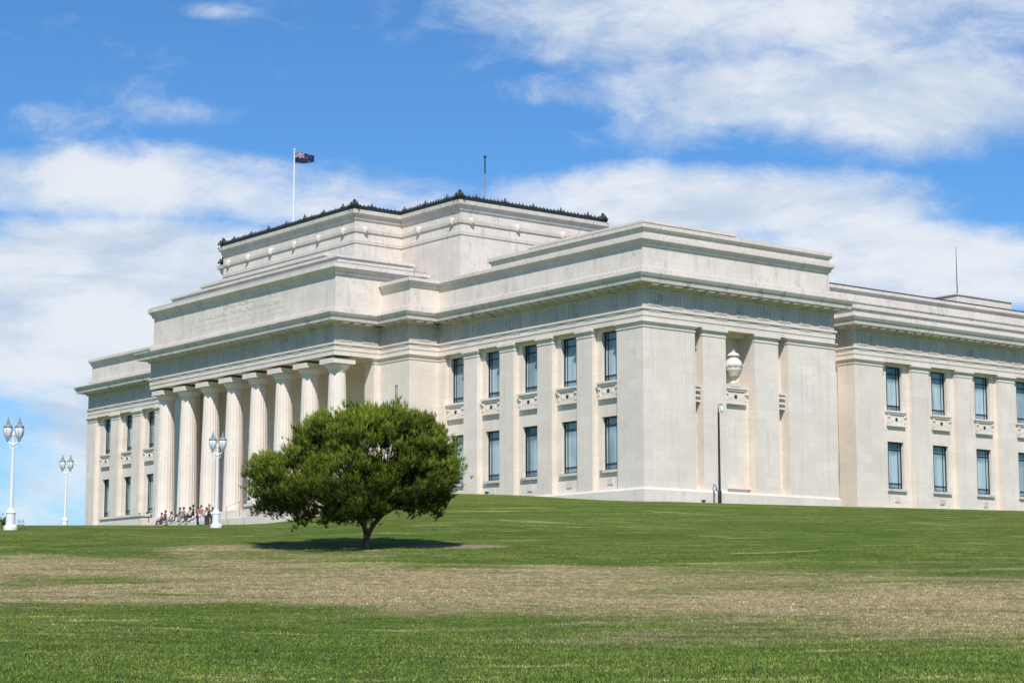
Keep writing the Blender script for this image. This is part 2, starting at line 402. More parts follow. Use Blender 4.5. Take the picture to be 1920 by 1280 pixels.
for T, a, b_ in ((T0,0,24),(TS,0,19.2),(Fr(-2.8),24,28),(Sd(24),-2.8,0),(Fr(-7.1),28,58),(Sd(28),-7.1,-2.8),(T0,61.55,84.6),(TW,26.3,75),(Fr(26.3),4.6,7)):
    frieze(T, a, b_)
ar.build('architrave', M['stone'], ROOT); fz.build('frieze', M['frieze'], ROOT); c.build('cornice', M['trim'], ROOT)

# attics
at = MB(); at.loft(PAV, [(.0,15.6),(.0,16.15),(-.1,16.3),(-.22,16.32),(-.25,17.75),(-.12,17.8),(-.12,17.95),(.0,18.1),(.1,18.15),(.1,18.4),(-.15,18.45),(-.6,18.45)])
at.build('attic_wall', M['attic'], ROOT)
pa = MB(); PB = [(-7.1,28),(1.6,28),(1.6,58),(-7.1,58)]
pa.loft(PB, [(.05,15.6),(.05,16.1),(-.05,16.25),(-.15,16.27),(-.18,18.75),(-.02,18.85),(-.02,19.0),(.12,19.15),(.26,19.3),(.26,19.6),(.0,19.78),(-.6,19.8)])
pa.build('portico_attic', M['attic'], ROOT)
for P, prof in (([(-5.9,29.5),(1.4,29.5),(1.4,56.5),(-5.9,56.5)], [(0,19.5),(0,20.4),(.12,20.45),(.12,20.65),(0,20.66)]),
    ([(-4.9,33),(1.3,33),(1.3,53),(-4.9,53)], [(0,20.5),(0,21.1),(.12,21.15),(.12,21.35),(0,21.36)]),
    ([(.3,.2),(19.0,.2),(19.0,17.6),(.3,17.6)], [(0,18.3),(0,18.8),(.1,18.85),(.18,19.0),(.18,19.25),(-.1,19.3)]),
    ([(1.2,1.1),(10,1.1),(10,14),(1.2,14)], [(0,19),(0,19.55),(.1,19.6),(.1,19.78),(0,19.8)])):
    st = MB(); st.loft(P, prof); st.build('roof_step', M['attic'], ROOT)
wp = MB(); wp.loft(WING, [(-.1,15.7),(-.1,16.1),(-.3,16.15),(-.3,16.4),(-.15,16.45),(-.15,16.65),(-.4,16.7)])
wp.build('wing_parapet', M['attic'], ROOT)
wa = MB(); wa.loft([(19.0,11.5),(80,11.5),(80,30),(19.0,30)], [(0,15),(0,18.4),(.1,18.5),(.1,18.7),(0,18.72),(0,19.3),(.2,19.45),(.2,19.75)])
wa.build('wing_attic', M['attic'], ROOT)
we = MB(); we.loft([(19.0,11.5),(80,11.5),(80,30),(19.0,30)], [(.24,19.75),(.24,19.81),(0,19.85)]); we.build('roof_edge', M['brownroof'], ROOT)
rb = MB(); rb.box(48.6, 56.2, 12.6, 18, 19.8, 20.75); rb.box(48.5, 56.3, 12.5, 18.1, 20.75, 20.84); rb.build('roof_plant_room', M['stone'], ROOT)
rb = MB(); rb.loft([(61,17),(78,17),(78,29),(61,29)], [(0,19.8),(0,20.4),(.4,20.4),(-3,21.2)]); rb.build('rear_roof', M['brownroof'], ROOT)

# central cap
CAP = [(2.2,24.2),(17.3,24.2),(17.3,61.8),(2.2,61.8),(2.2,53.6),(-2.4,53.6),(-2.4,32.4),(2.2,32.4)]
cp = MB(); cp.loft(CAP, [(0,17),(0,22.4),(.06,22.44),(.07,22.6),(0,22.66),(-.03,23.35),(.07,23.4),(.1,23.6),(.0,23.66),(.0,24.3),(.1,24.4),(.15,24.55),(.15,24.7),(.36,24.85),(.4,25.15),(0,25.2)])
cp.build('upper_block', M['attic'], ROOT)
cr_edges = [((-2.6,32.4),(-2.6,53.6)),((2.0,24.2),(2.0,32.0)),((2.2,24.0),(17.2,24.0)),((-2.4,32.2),(1.8,32.2)),((2.0,53.6),(2.0,61.6))]
def blob(mb, p, rx, rz):
    x, y, z = p
    mb.add([(x-rx,y,z),(x+rx,y,z),(x,y-rx,z),(x,y+rx,z),(x,y,z-rz),(x,y,z+rz)], [(0,2,5),(2,1,5),(1,3,5),(3,0,5),(2,0,4),(1,2,4),(3,1,4),(0,3,4)])
for (x0,y0),(x1,y1) in cr_edges:
    mb = MB(); L = math.hypot(x1-x0, y1-y0); n = int(L/.36)
    mb.box(min(x0,x1)-.1, max(x0,x1)+.1, min(y0,y1)-.1, max(y0,y1)+.1, 25.17, 25.42)
    for k in range(n+1):
        t = k/n; x = x0+(x1-x0)*t; y = y0+(y1-y0)*t; big = (k % 8 == 4)
        h = .17+.09*random.random()+(.16 if big else 0)
        blob(mb, (x, y, 25.40+h*.4), .17+.04*big, h)
        ux, uy = (x1-x0)/L, (y1-y0)/L
        blob(mb, (x+ux*.16, y+uy*.16, 25.42), .13, .16)
        if big:
            for sg in (-1, 1): blob(mb, (x+ux*.3*sg, y+uy*.3*sg, 25.5), .14, .2)
    mb.build('cresting', M['crest'], ROOT)
for x, y in ((-2.55,32.25),(2.05,24.05),(17.1,24.1),(-2.55,53.4),(2.1,61.5)):
    mb = MB(); mb.box(x-.2, x+.2, y-.2, y+.2, 25.16, 25.42)
    mb.lathe((x, y, 25.35), [(.2,0),(.3,.18),(.26,.34),(.16,.44),(.16,.52),(.06,.66)], 8)
    for a in range(5):
        t = a*1.256; blob(mb, (x+.28*math.cos(t), y+.28*math.sin(t), 25.62), .14, .2); blob(mb, (x+.42*math.cos(t), y+.42*math.sin(t), 25.42), .14, .18)
    mb.build('acroterion', M['crest'], ROOT)
def lion(T, s_, n):
    mb = MB(); mb.lathe(T(s_, n-.02, 23.6), [(.05,-.34),(.15,-.25),(.21,-.02),(.21,.14),(.15,.28),(.03,.33)], 8)
    mb.lathe(T(s_, n+.13, 23.52), [(.03,-.16),(.09,-.08),(.1,.06),(.04,.14)], 8); mb.build('carved_head', M['attic'], ROOT)
for s_ in (34.0, 37.8, 41.6, 45.4, 49.2, 52.6): lion(Fr(-2.4), s_, .1)
for s_ in (25.2, 29.8): lion(Fr(2.2), s_, .1)
for s_ in (3.3, 8.0, 12.8, 16.6): lion(Sd(24.2), s_, .1)
for s_ in (-1.4,): lion(Sd(32.4), s_, .1)

# portico
po = MB(); po.box(-8.2, -1.0, 28.0, 58.0, -1.5, .88); po.build('podium', M['stone'], ROOT)
sp = MB()
for k in range(5): sp.box(-8.2-.36*(k+1), -8.2-.36*k+.001, 28.5, 57.5, -1.5, .88-.17*(k+1))
sp.build('portico_step', M['stone'], ROOT)
pw = sheet(Fr(-1.0), 28, 58, .88, ZT+.1, 0, [(35,37.6,.88,7.5),(41.3,44.7,.88,8.5),(48.4,51,.88,7.5)], .7)
pw.build('portico_wall', M['stone'], ROOT)
for a, b_, d in ((35,37.6,7.5),(41.3,44.7,8.5),(48.4,51,7.5)):
    q = MB(); q.tbox(Fr(-1.0), a-.01, b_+.01, -.7, -.55, .88, d+.01)
    for k in (0, 1):
        for r in range(4):
            w = (b_-a)/2; z0 = 1.1+r*(d-1.1)/4; q.tbox(Fr(-1.0), a+k*w+.12, a+(k+1)*w-.12, -.56, -.5, z0, z0+(d-1.1)/4-.2)
    q.build('door', M['dark'], ROOT)
col0 = None
cp_ = MB(); prof = []
for k in range(13):
    t = k/12; prof.append((.85-.20*t+.03*math.sin(math.pi*t), 10.35*t))
cp_.lathe((0,0,0), prof, 60, .035)
ca = MB(); ca.lathe((0,0,0), [(.66,10.3),(.70,10.36),(.66,10.42),(.72,10.5),(.9,10.72),(.98,10.9),(.92,10.93)], 32); ca.box(-1.02, 1.02, -1.02, 1.02, 10.93, 11.32)
for k in range(8):
    if col0 is None:
        c0 = cp_.build('column', M['column'], ROOT, loc=(-6.0, 29.2, .88)); k0 = ca.build('capital', M['column'], c0); col0 = c0
    else:
        c_ = col0.copy(); COL.objects.link(c_); c_.parent = ROOT; c_.location = (-6.0, 29.2+3.94*k, .88)
        k_ = k0.copy(); COL.objects.link(k_); k_.parent = c_
def text(line, size, z):
    cu = bpy.data.curves.new('t', 'FONT'); cu.body = line; cu.size = size; cu.align_x = 'CENTER'; cu.extrude = .012; cu.space_character = 1.15
    to = bpy.data.objects.new('t', cu); COL.objects.link(to); bpy.context.view_layer.update()
    me = bpy.data.meshes.new_from_object(to.evaluated_get(bpy.context.evaluated_depsgraph_get())); bpy.data.objects.remove(to)
    me.transform(Matrix(((0,0,-1,-7.1+.165),(-1,0,0,43),(0,1,0,z),(0,0,0,1)))); me.materials.clear(); me.materials.append(M['letter'])
    o = bpy.data.objects.new('inscription', me); COL.objects.link(o); o.parent = ROOT
text('MCMXIV - MCMXVIII', .5, 18.1)
text('THE WHOLE EARTH IS THE SEPULCHRE OF FAMOUS MEN', .46, 17.5)
text('THEY ARE COMMEMORATED NOT ONLY BY COLUMNS AND INSCRIPTIONS', .38, 17.0)
text('IN THEIR OWN COUNTRY BUT IN FOREIGN LANDS ALSO BY MEMORIALS', .38, 16.55)

# ------------------------------------------------------------------ roof equipment, masts
e = empty('roof_vent', W(4.2, 20.6, 18.45), AZ, 'pale boxy ventilation unit on the flat roof left of the raised roof step', 'roof vent')
q = MB(); q.box(-.8,.8,-1.2,1.2,0,.8); q.box(-.9,.9,-1.3,1.3,.8,.9); q.build('housing', M['white'], e)
q = MB(); q.box(-.815,-.8,-1.05,1.05,.1,.75)
for k in range(5): q.box(-.85,-.8,-1,1,.12+.13*k,.18+.13*k)
q.build('louvre', M['steel'], e)
e = empty('roof_hatch', W(-.6, 25.6, 18.45), AZ, 'small grey hatch box with a bent pipe on the roof beside the portico attic', 'roof hatch')
q = MB(); q.box(-.3,.3,-.4,.4,0,.28); q.box(-.34,.34,-.44,.44,.28,.33); q.build('hatch_box', M['cap'], e); q = MB(); q.tube([(0,.9,0),(0,.9,1.1),(0,.6,1.25)], .03); q.build('pipe', M['steel'], e)
e = empty('flagpole', W(-1.7, 43, 25.2), 0, 'tall slim white flagpole rising from the dark roof cresting above the portico', 'flagpole')
q = MB(); q.lathe((0,0,-.2), [(.16,0),(.16,.3),(.1,.35),(.085,3),(.05,7.15)], 10); q.build('pole', M['white'], e)
q = MB(); q.lathe((0,0,6.95), [(.02,0),(.1,.06),(.1,.14),(.02,.2)], 10); q.build('finial', M['white'], e)
FP = W(-1.7, 43, 32.0)
def fl(u, v, off=0):
    x = u*1.62; y = .16*math.sin(u*7)+off+u*.25; z = -v*(.92-.3*u*u)-.05*u-.10*u*u+.06*math.sin(u*6+v)
    return (x+.06, y, z)
def strip(mb, pts, off):
    (a, b_, c_, d) = pts; n = 6
    for i in range(n):
        for j in range(4):
            vs = []
            for s_, t in ((i/n, j/4), ((i+1)/n, j/4), ((i+1)/n, (j+1)/4), (i/n, (j+1)/4)):
                u = (a[0]*(1-s_)+b_[0]*s_)*(1-t)+(d[0]*(1-s_)+c_[0]*s_)*t; v = (a[1]*(1-s_)+b_[1]*s_)*(1-t)+(d[1]*(1-s_)+c_[1]*s_)*t
                vs.append(fl(u, v, off))
            mb.add(vs, [(0,1,2,3)])
FB = plain('flag_blue', (.006,.010,.055), .8); FR = plain('flag_red', (.42,.012,.03), .8); FW = plain('flag_white', (.6,.6,.62), .8)
fe = empty('flag', FP, 0, 'small dark blue ensign flag with red stars flying from the flagpole', 'flag')
q = MB()
for i in range(4): strip(q, [(i/4,0),((i+1)/4,0),((i+1)/4,1),(i/4,1)], 0)
q.build('field', FB, fe, True)
q = MB(); r_ = MB()
for off in (-.004, .004):
    strip(q, [(0,0),(.05,0),(.5,.45),(.5,.5)], off); strip(q, [(0,.5),(0,.44),(.45,0),(.5,0)], off)
    o2 = off*2; strip(q, [(0,.17),(.5,.17),(.5,.33),(0,.33)], o2); strip(q, [(.2,0),(.3,0),(.3,.5),(.2,.5)], o2)
    o3 = off*3; strip(r_, [(0,.2),(.5,.2),(.5,.3),(0,.3)], o3); strip(r_, [(.225,0),(.275,0),(.275,.5),(.225,.5)], o3)
q.build('canton_white_cross', FW, fe); r_.build('canton_red_cross', FR, fe)
for (cu, cv, R0) in ((.75,.18,.06),(.64,.42,.06),(.86,.38,.05),(.75,.8,.07)):
    par = fe
    for nm, k, ko, mt in (('star', .95, 3, FR), ('star_border', 1.3, 2, FW)):
        mb = MB()
        for off in (-.004, .004):
            vs = [fl(cu, cv, off*ko)]
            for j in range(10):
                a = math.pi/2+j*math.pi/5; rr = R0*k*(1 if j % 2 == 0 else .45); vs.append(fl(cu+rr*.53*math.cos(a), cv-rr*math.sin(a), off*ko))
            mb.add(vs, [(0, j+1, (j+1) % 10+1) for j in range(10)])
        so = mb.build(nm, mt, par); par = so

e = empty('mast', W(10, 31.2, 25.1), 0, 'thin mast with a dark head on the upper roof right of the flagpole', 'mast')
q = MB(); q.tube([(0,0,0),(0,0,4.6)], [.06,.04], 8); q.build('pole', M['steel'], e)
q = MB(); q.tube([(0,0,4.6),(0,0,6.0)], .055, 8); q.lathe((0,0,5.95), [(.05,0),(.13,.03),(.13,.16),(.05,.2)], 10); q.build('head', M['black'], e)
e = empty('antenna', W(52.2, 15.5, 20.84), 0, 'thin grey whip antenna on the roof of the right wing', 'antenna')
q = MB(); q.tube([(0,0,0),(0,0,2.5),(0,0,5.1)], [.055,.04,.02], 6); q.build('whip', M['greypole'], e)
q = MB(); q.lathe((0,0,0), [(.2,0),(.2,.12),(.06,.2)], 8); q.build('base', M['greypole'], e)

e = empty('stone_urn', W(9.45, .85, 8.55), AZ, 'large carved stone urn standing in the niche on the short end wall', 'urn')
q = MB(); q.box(-.45,.45,-.3,.45,0,.22); q.lathe((0,0,.22), [(.34,0),(.28,.08),(.16,.2),(.2,.28),(.42,.5),(.62,.95),(.66,1.35),(.58,1.6),(.42,1.75),(.36,1.85),(.4,1.95),(.5,2.0),(.46,2.06)], 20); q.build('body', M['column'], e, False)
q = MB(); q.lathe((0,0,2.25), [(.44,0),(.36,.14),(.16,.24),(.1,.3),(.14,.38),(.03,.48)], 16); q.build('lid', M['column'], e)
q = MB(); q.lathe((0,0,1.4), [(.62,0),(.68,.03),(.68,.09),(.62,.12)], 20)
for k in range(12):
    a = k*math.pi/6; blob(q, (.62*math.cos(a), .62*math.sin(a), 1.45), .12, .18)
q.build('garland', M['trim'], e)

for (y0, y1, lab) in ((50.6,58.2,'low white stone wall at the left end of the portico steps'),(27.5,33.5,'low stone wall at the right end of the portico steps, behind the round tree')):
    e = empty('low_wall', W(-11.2, (y0+y1)/2, 0), AZ, lab, 'low wall'); L = (y1-y0)/2
    q = MB(); q.box(-.35,.35,-L,L,-1.2,.72); q.build('body', M['stone'], e); q = MB(); q.box(-.45,.45,-L-.1,L+.1,.72,.9); q.build('coping', M['stone'], e)
for i, y in enumerate((38.2, 35.6)):
    e = empty('handrail', W(-9.2, y, 0), AZ, ['thin metal handrail on the portico steps just right of the front lamp post','thin metal handrail on the portico steps half hidden by the tree'][i], 'handrail', 'handrails on the steps')
    for r0, (a, b_) in ((.022, (.95,1.85)), (.015, (.5,1.4))):
        q = MB(); q.tube([(-1.3,0,a),(1.0,0,b_)], r0, 6); q.build('rail', M['steel'], e)
    for x, z in ((-1.3,-.1),(-.1,.3),(1.0,.8)):
        q = MB(); q.tube([(x,0,z),(x,0,1.46+x*.39)], .022, 6); q.build('post', M['steel'], e)

# ------------------------------------------------------------------ lamps
def street_lamp(label):
    e = empty('street_lamp', (0,0,0), 0, label, 'street lamp', 'white twin lantern street lamps')
    q = MB(); q.lathe((0,0,-.3), [(.36,0),(.36,.42),(.3,.5),(.24,.56),(.24,1.1),(.27,1.16),(.2,1.25),(.13,1.4)], 12); q.build('base', M['white'], e)
    q = MB(); q.lathe((0,0,1.0), [(.125,0),(.11,1.2),(.075,3.3),(.1,3.33),(.1,3.4),(.06,3.45),(.06,3.8),(.09,3.9),(.03,4.1)], 12, .06); q.build('column', M['white'], e)
    q = MB(); q.tube([(-.3,0,4.62),(-.22,0,4.5),(0,0,4.45),(.22,0,4.5),(.3,0,4.62)], .035, 8)
    for s_ in (-1,1): q.tube([(s_*.05,0,4.2),(s_*.16,0,4.28),(s_*.2,0,4.45)], .025, 6)
    q.build('arm', M['white'], e)
    for s_ in (-1, 1):
        l = MB(); l.lathe((s_*.3,0,4.66), [(.06,0),(.13,.1),(.21,.3),(.24,.5),(.21,.64)], 12); lo_ = l.build('lantern', M['lglass'], e, True)
        f = MB(); f.lathe((s_*.3,0,4.58), [(.05,0),(.09,.05),(.07,.1)], 10); f.lathe((s_*.3,0,5.28), [(.24,0),(.25,.04),(.18,.15),(.09,.21),(.09,.29),(.05,.35),(.05,.42),(.01,.58)], 12)
        for k in range(6):
            a = k*math.pi/3+.5; ca_, sa = math.cos(a), math.sin(a)
            f.tube([(s_*.3+.135*ca_, .135*sa, 4.76), (s_*.3+.215*ca_, .215*sa, 4.96), (s_*.3+.245*ca_, .245*sa, 5.16), (s_*.3+.22*ca_, .22*sa, 5.3)], .012, 4)
        f.build('lantern_frame', M['cap'], lo_)
    return e
def pos(px, d):
    x = (px-960)/3856*d
    x = (px-960)/3818*(d*.99015+(gz(x, d)+3)*.14003); return (x, d, gz(x, d))
lamp0 = street_lamp('nearest white twin lantern lamp post at the left edge of the lawn')
specs = [(23,112,1.06,None),(123,178,1.15,'middle white twin lantern lamp post standing left of the museum on the hill crest'),
         (407,127,1.03,'white twin lantern lamp post standing in front of the portico columns'),
         (39,236,.72,'tiny far white lamp post behind the nearest lamp post')]
for i, (px, d, sc, lab) in enumerate(specs):
    o = lamp0 if i == 0 else copy_tree(lamp0)
    o.location = pos(px, d); o.scale = (sc,)*3
    if lab: o['label'] = lab
x = (1353-960)/3856*139.0
e = empty('curved_lamp_post', (x, 139.0, gz(x, 139.0)-.1), 0, 'slim dark grey lamp post with a hooked top in front of the end wall', 'lamp post')
q = MB(); q.lathe((0,0,0), [(.13,0),(.13,.9),(.085,1.0),(.07,6.3),(.05,6.35)], 10); q.build('pole', M['black'], e)
q = MB(); q.tube([(0,0,6.3),(-.03,0,6.6),(.03,0,6.85),(.2,0,6.9),(.27,0,6.75)], .035, 8); q.build('hook', M['greypole'], e)
q = MB(); q.lathe((.24,0,6.3), [(.05,0),(.1,.06),(.12,.2),(.1,.34),(.04,.46)], 12); q.build('lamp_head', M['lglass'], e, True)
for i, (px, d) in enumerate(((1318,138.3),(913,147.5))):
    p = pos(px, d); e = empty('floodlight', p, 0, ['small dark floodlight on the grass at the foot of the end wall','small floodlight on the grass below the front windows'][i], 'floodlight', 'ground floodlights')
    e.scale = (.7,.7,.7)
    q = MB(); q.box(-.18,.18,-.12,.12,.05,.26); q.box(-.2,.2,-.14,-.12,.03,.28); q.build('head', M['greypole'], e); q = MB(); q.tube([(0,0,-.1),(0,0,.1)], .05, 6); q.build('stake', M['black'], e)

# ------------------------------------------------------------------ tree
def foliage_mat(name, dk, lt):
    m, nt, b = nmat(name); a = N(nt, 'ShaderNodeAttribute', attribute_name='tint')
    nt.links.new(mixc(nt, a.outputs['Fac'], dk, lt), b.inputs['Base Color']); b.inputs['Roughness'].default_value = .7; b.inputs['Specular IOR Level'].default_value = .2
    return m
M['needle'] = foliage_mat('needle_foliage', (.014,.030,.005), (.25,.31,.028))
def tufts(centers, rad, per, nb, blen, bw, lobes_c):
    P = []; A = []
    for (c_, tt) in centers:
        rr = rad*random.uniform(.8, 1.25)
        for _ in range(per):
            p = np.array(c_)+np.random.randn(3)*rr*np.array((1,1,.7))
            out = p-lobes_c; out = out/ (np.linalg.norm(out)+1e-6)
            base = out*.6+np.array((0,0,.9)); t0 = tt+np.random.randn()*.12+.22*(p[2]-c_[2])/rr  # tint rises with height in the clump: sunlit top painted into the needles
            d = base+np.random.randn(nb,3)*.45; d /= np.linalg.norm(d, axis=1)[:,None]; L = blen*(.6+.7*np.random.rand(nb,1))
            s_ = np.cross(d, np.random.randn(nb,3)); s_ /= np.linalg.norm(s_, axis=1)[:,None]+1e-6
            o_ = p+np.random.randn(nb,3)*.03
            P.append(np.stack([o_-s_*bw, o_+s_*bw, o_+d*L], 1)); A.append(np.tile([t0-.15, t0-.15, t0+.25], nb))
    return np.concatenate(P).reshape(-1, 3), np.clip(np.concatenate(A), 0, 1)
TX, TY = (686-960)/3856*97, 97.0; TZ = gz(TX, TY)
te = empty('pine_tree', (TX, TY, TZ), 0, 'dense round bushy green tree with a forked trunk on the lawn', 'tree')
tk = MB()
tk.tube([(0,0,-.3),(0,0,.08),(-.02,0,.4),(.0,0,.7)], [.30,.20,.16,.15], 12)
tk.tube([(0,0,.6),(-.12,.1,1.05),(-.42,.1,1.5),(-.5,.2,2.6),(-.2,.2,4)], [.14,.12,.10,.09,.04], 8)
tk.tube([(.02,0,.6),(.26,-.1,1.05),(.62,-.1,1.5),(1.0,-.2,2.3),(1.1,-.2,3.6)], [.14,.11,.10,.09,.03], 8)
tk.build('trunk', M['bark'], te, True)
def l2(px, py): return ((px-686)/39.7, (1033-py)/39.4)
lobes = []
for px, py, rx, rz, dy, ry, n in ((700,845,116,68,0,3.3,160),(620,815,62,38,.5,2.1,52),(752,808,54,34,-.4,1.9,44),(795,852,52,52,0,2.3,60),(540,905,72,52,-.5,2.4,84),(640,908,100,50,-1.2,3,96),(500,880,32,26,0,1.3,18),(768,905,78,42,.5,3,76),(815,905,36,42,-.6,1.7,32),(575,842,34,38,.5,1.6,26),(690,790,50,20,0,1.6,28),(585,950,72,26,.4,2,36),(520,948,38,26,.2,1.5,18),(700,930,115,36,1.5,2.6,80),(795,935,44,24,0,1.4,22),(843,885,14,28,0,.9,9),(650,962,95,18,-.6,1.8,26)):
    x, z = l2(px, py); lobes.append((x, dy, z, rx/39.7, ry, rz/39.4, n))
cent = []
for x, y, z, rx, ry, rz, n in lobes:
    for _ in range(n):
        v = np.random.randn(3); v /= np.linalg.norm(v); v *= (.6+.42*random.random())
        cent.append(((x+v[0]*rx, y+v[1]*ry, z+v[2]*rz), .32+.28*v[2]+.24*(random.random()-.3)))  # lit top and shaded underside of each lobe put into the tint, plus random variation
for px, py in ((815,968),(800,960),(765,962),(556,984),(610,982),(480,935),(852,875),(845,845),(460,892),(735,768),(660,770),(600,784)):
    x, z = l2(px, py); cent.append(((x, random.uniform(-1,1), z), .4))
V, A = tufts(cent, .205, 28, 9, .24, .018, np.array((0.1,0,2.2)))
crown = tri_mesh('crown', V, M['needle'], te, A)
br = MB()
for (c_, t) in cent[::16]+cent[-12:-3]:
    st_ = random.choice([(-.42,.1,1.5),(.62,-.1,1.5),(-.5,.2,2.2),(.9,-.15,2.1)])
    mid = [(st_[i]*.5+c_[i]*.5)+(0,0,-.05)[i]+random.uniform(-.12,.12) for i in range(3)]
    br.tube([st_, mid, c_], [.045,.028,.01], 5)
br.build('branch', M['bark'], te, True)
e = empty('distant_tree', pos(2, 236), 0, 'tiny dark tree top showing behind the hill crest at the far left edge', 'tree')
q = MB(); q.tube([(0,0,-1),(0,0,2.5)], [.2,.1], 6); q.build('trunk', M['bark'], e)
cs = [((random.gauss(0,.45), random.gauss(0,.6), 3.0+random.gauss(0,.8)), .3+.3*random.random()) for _ in range(26)]
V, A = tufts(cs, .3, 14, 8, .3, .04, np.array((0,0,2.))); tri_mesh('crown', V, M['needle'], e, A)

# ------------------------------------------------------------------ people
SKIN = [plain('skin', (.42,.26,.18), .6, 0, .05), plain('skin', (.28,.16,.10), .6, 0, .05)]
def skel(verts, edges, name, mat, parent, sub=1):
    me = bpy.data.meshes.new(name); me.from_pydata([v[:3] for v in verts], edges, [])
    o = bpy.data.objects.new(name, me); COL.objects.link(o)
    sk = o.modifiers.new('s', 'SKIN')
    for i, v in enumerate(verts): o.data.skin_vertices[0].data[i].radius = (v[3], v[4] if len(v) > 4 else v[3])
    o.data.skin_vertices[0].data[0].use_root = True
    ss = o.modifiers.new('u', 'SUBSURF'); ss.levels = sub; ss.render_levels = sub
    bpy.context.view_layer.update()
    nm = bpy.data.meshes.new_from_object(o.evaluated_get(bpy.context.evaluated_depsgraph_get()))
    bpy.data.objects.remove(o); nm.materials.clear(); nm.materials.append(mat)
    for p in nm.polygons: p.use_smooth = True
    o = bpy.data.objects.new(name, nm); COL.objects.link(o); o.parent = parent
    return o
def person(loc, rz, sit, shirt, legs, hair, label, long_hair=False, sk=0, sc=1.0, arm=0):
    e = empty('person', loc, rz, label, 'person', 'visitors at the portico steps'); e.scale = (sc,)*3
    H = .47 if sit else .93
    V = [(0,0,H,.13,.1),(0,.0,H+.22,.12,.09),(0,0,H+.45,.15,.1),(0,0,H+.56,.055),(0,-.01,H+.62,.07),(0,-.015,H+.70,.085,.095),(0,-.01,H+.78,.06)]
    E = [(0,1),(1,2),(2,3),(3,4),(4,5),(5,6)]
    V.append((0,-.10,H+.68,.018)); E.append((5,7))
    SV = {}
    for s_ in (-1, 1):
        i = len(V)
        el = (s_*.25, -.12 if sit else .03, H+.22); wr = (s_*.18, -.34, H+.16) if sit else ((s_*.2,-.28,H+.30) if arm and s_ > 0 else (s_*.26,-.06,H-.02))
        pm = tuple(wr[k]+((0,-.07,-.01)[k] if sit or (arm and s_ > 0) else (0,-.01,-.07)[k]) for k in range(3))
        V += [(s_*.18,0,H+.47,.06),(*el,.043),(*wr,.027),(*pm,.034,.02)]; E += [(2,i),(i,i+1),(i+1,i+2),(i+2,i+3)]
        for f in range(5):
            j = len(V); dv = Vector(pm)-Vector(wr); dv.normalize(); L = (.05,.075,.085,.078,.06)[f]
            lat = (f-2)*.016; tip = Vector(pm)+dv*L+Vector((lat*s_, -.012 if f else -.03, 0))
            V.append((*tip, .008)); E.append((i+3, j))
        SV[s_] = i
        k = len(V)
        if sit: V += [(s_*.09,-.02,H-.01,.095),(s_*.12,-.44,H+.03,.065),(s_*.11,-.48,.08,.042),(s_*.11,-.62,.035,.035)]
        else: V += [(s_*.09,0,H-.05,.095),(s_*.1,-.03,.5,.062),(s_*.11,.02,.08,.042),(s_*.12,-.13,.035,.035)]
        E += [(0,k),(k,k+1),(k+1,k+2),(k+2,k+3)]; SV[(s_,'l')] = k
    skel(V, E, 'body', SKIN[sk], e)
    g_ = lambda i, f=1.22: (V[i][0], V[i][1], V[i][2], V[i][3]*f, (V[i][4] if len(V[i]) > 4 else V[i][3])*f)
    a, b_ = SV[-1], SV[1]
    hal = lambda i, j, f: tuple((V[i][k]+V[j][k])/2 for k in range(3))+(V[j][3]*f,)
    skel([g_(1), g_(0,1.12), g_(2,1.15), g_(a), g_(b_), hal(a,a+1,1.45), hal(b_,b_+1,1.45)], [(0,1),(0,2),(2,3),(2,4),(3,5),(4,6)], 'shirt', cloth(shirt), e)
    a, b_ = SV[(-1,'l')], SV[(1,'l')]
    skel([g_(0,1.1), g_(a), g_(b_), g_(a+1,1.25), g_(b_+1,1.25), g_(a+2,1.3), g_(b_+2,1.3)], [(0,1),(0,2),(1,3),(2,4),(3,5),(4,6)], 'trousers', cloth(legs), e)
    for s_ in (a, b_):
        q = MB(); p = Vector(V[s_+3][:3]); t = Vector(V[s_+2][:3])
        q.tube([(t.x, t.y+.05, .04), (t.x, t.y-.02, .055), (p.x, p.y, .04), (p.x, p.y-.05, .035)], [.03,.05,.048,.02], 8); q.build('shoe', M['black'], e, True)
    q = MB(); q.lathe((0,.02,H+.66), [(.06,-.06),(.1,.0),(.112,.07),(.095,.14),(.04,.18)], 12)
    if long_hair: q.tube([(0,.07,H+.72),(0,.10,H+.55),(0,.1,H+.38)], [.08,.07,.03], 8)
    q.build('hair', plain('hair', hair, .6), e, True)
    return e
def pp(px, X, z=None):
    q = (px-960)/3856; cx, cy = 9.02+.788*X, 139+.6155*X
    Y = (cx-q*(cy+1.3))/(.6155+.788*q); w = W(X, Y, 0)
    return (w.x, w.y, gz(w.x, w.y) if z is None else 8.75+z)
BLK = (.02,.02,.025); BRN = (.06,.035,.02); BLD = (.35,.24,.1)
dirn = AZ-math.pi/2
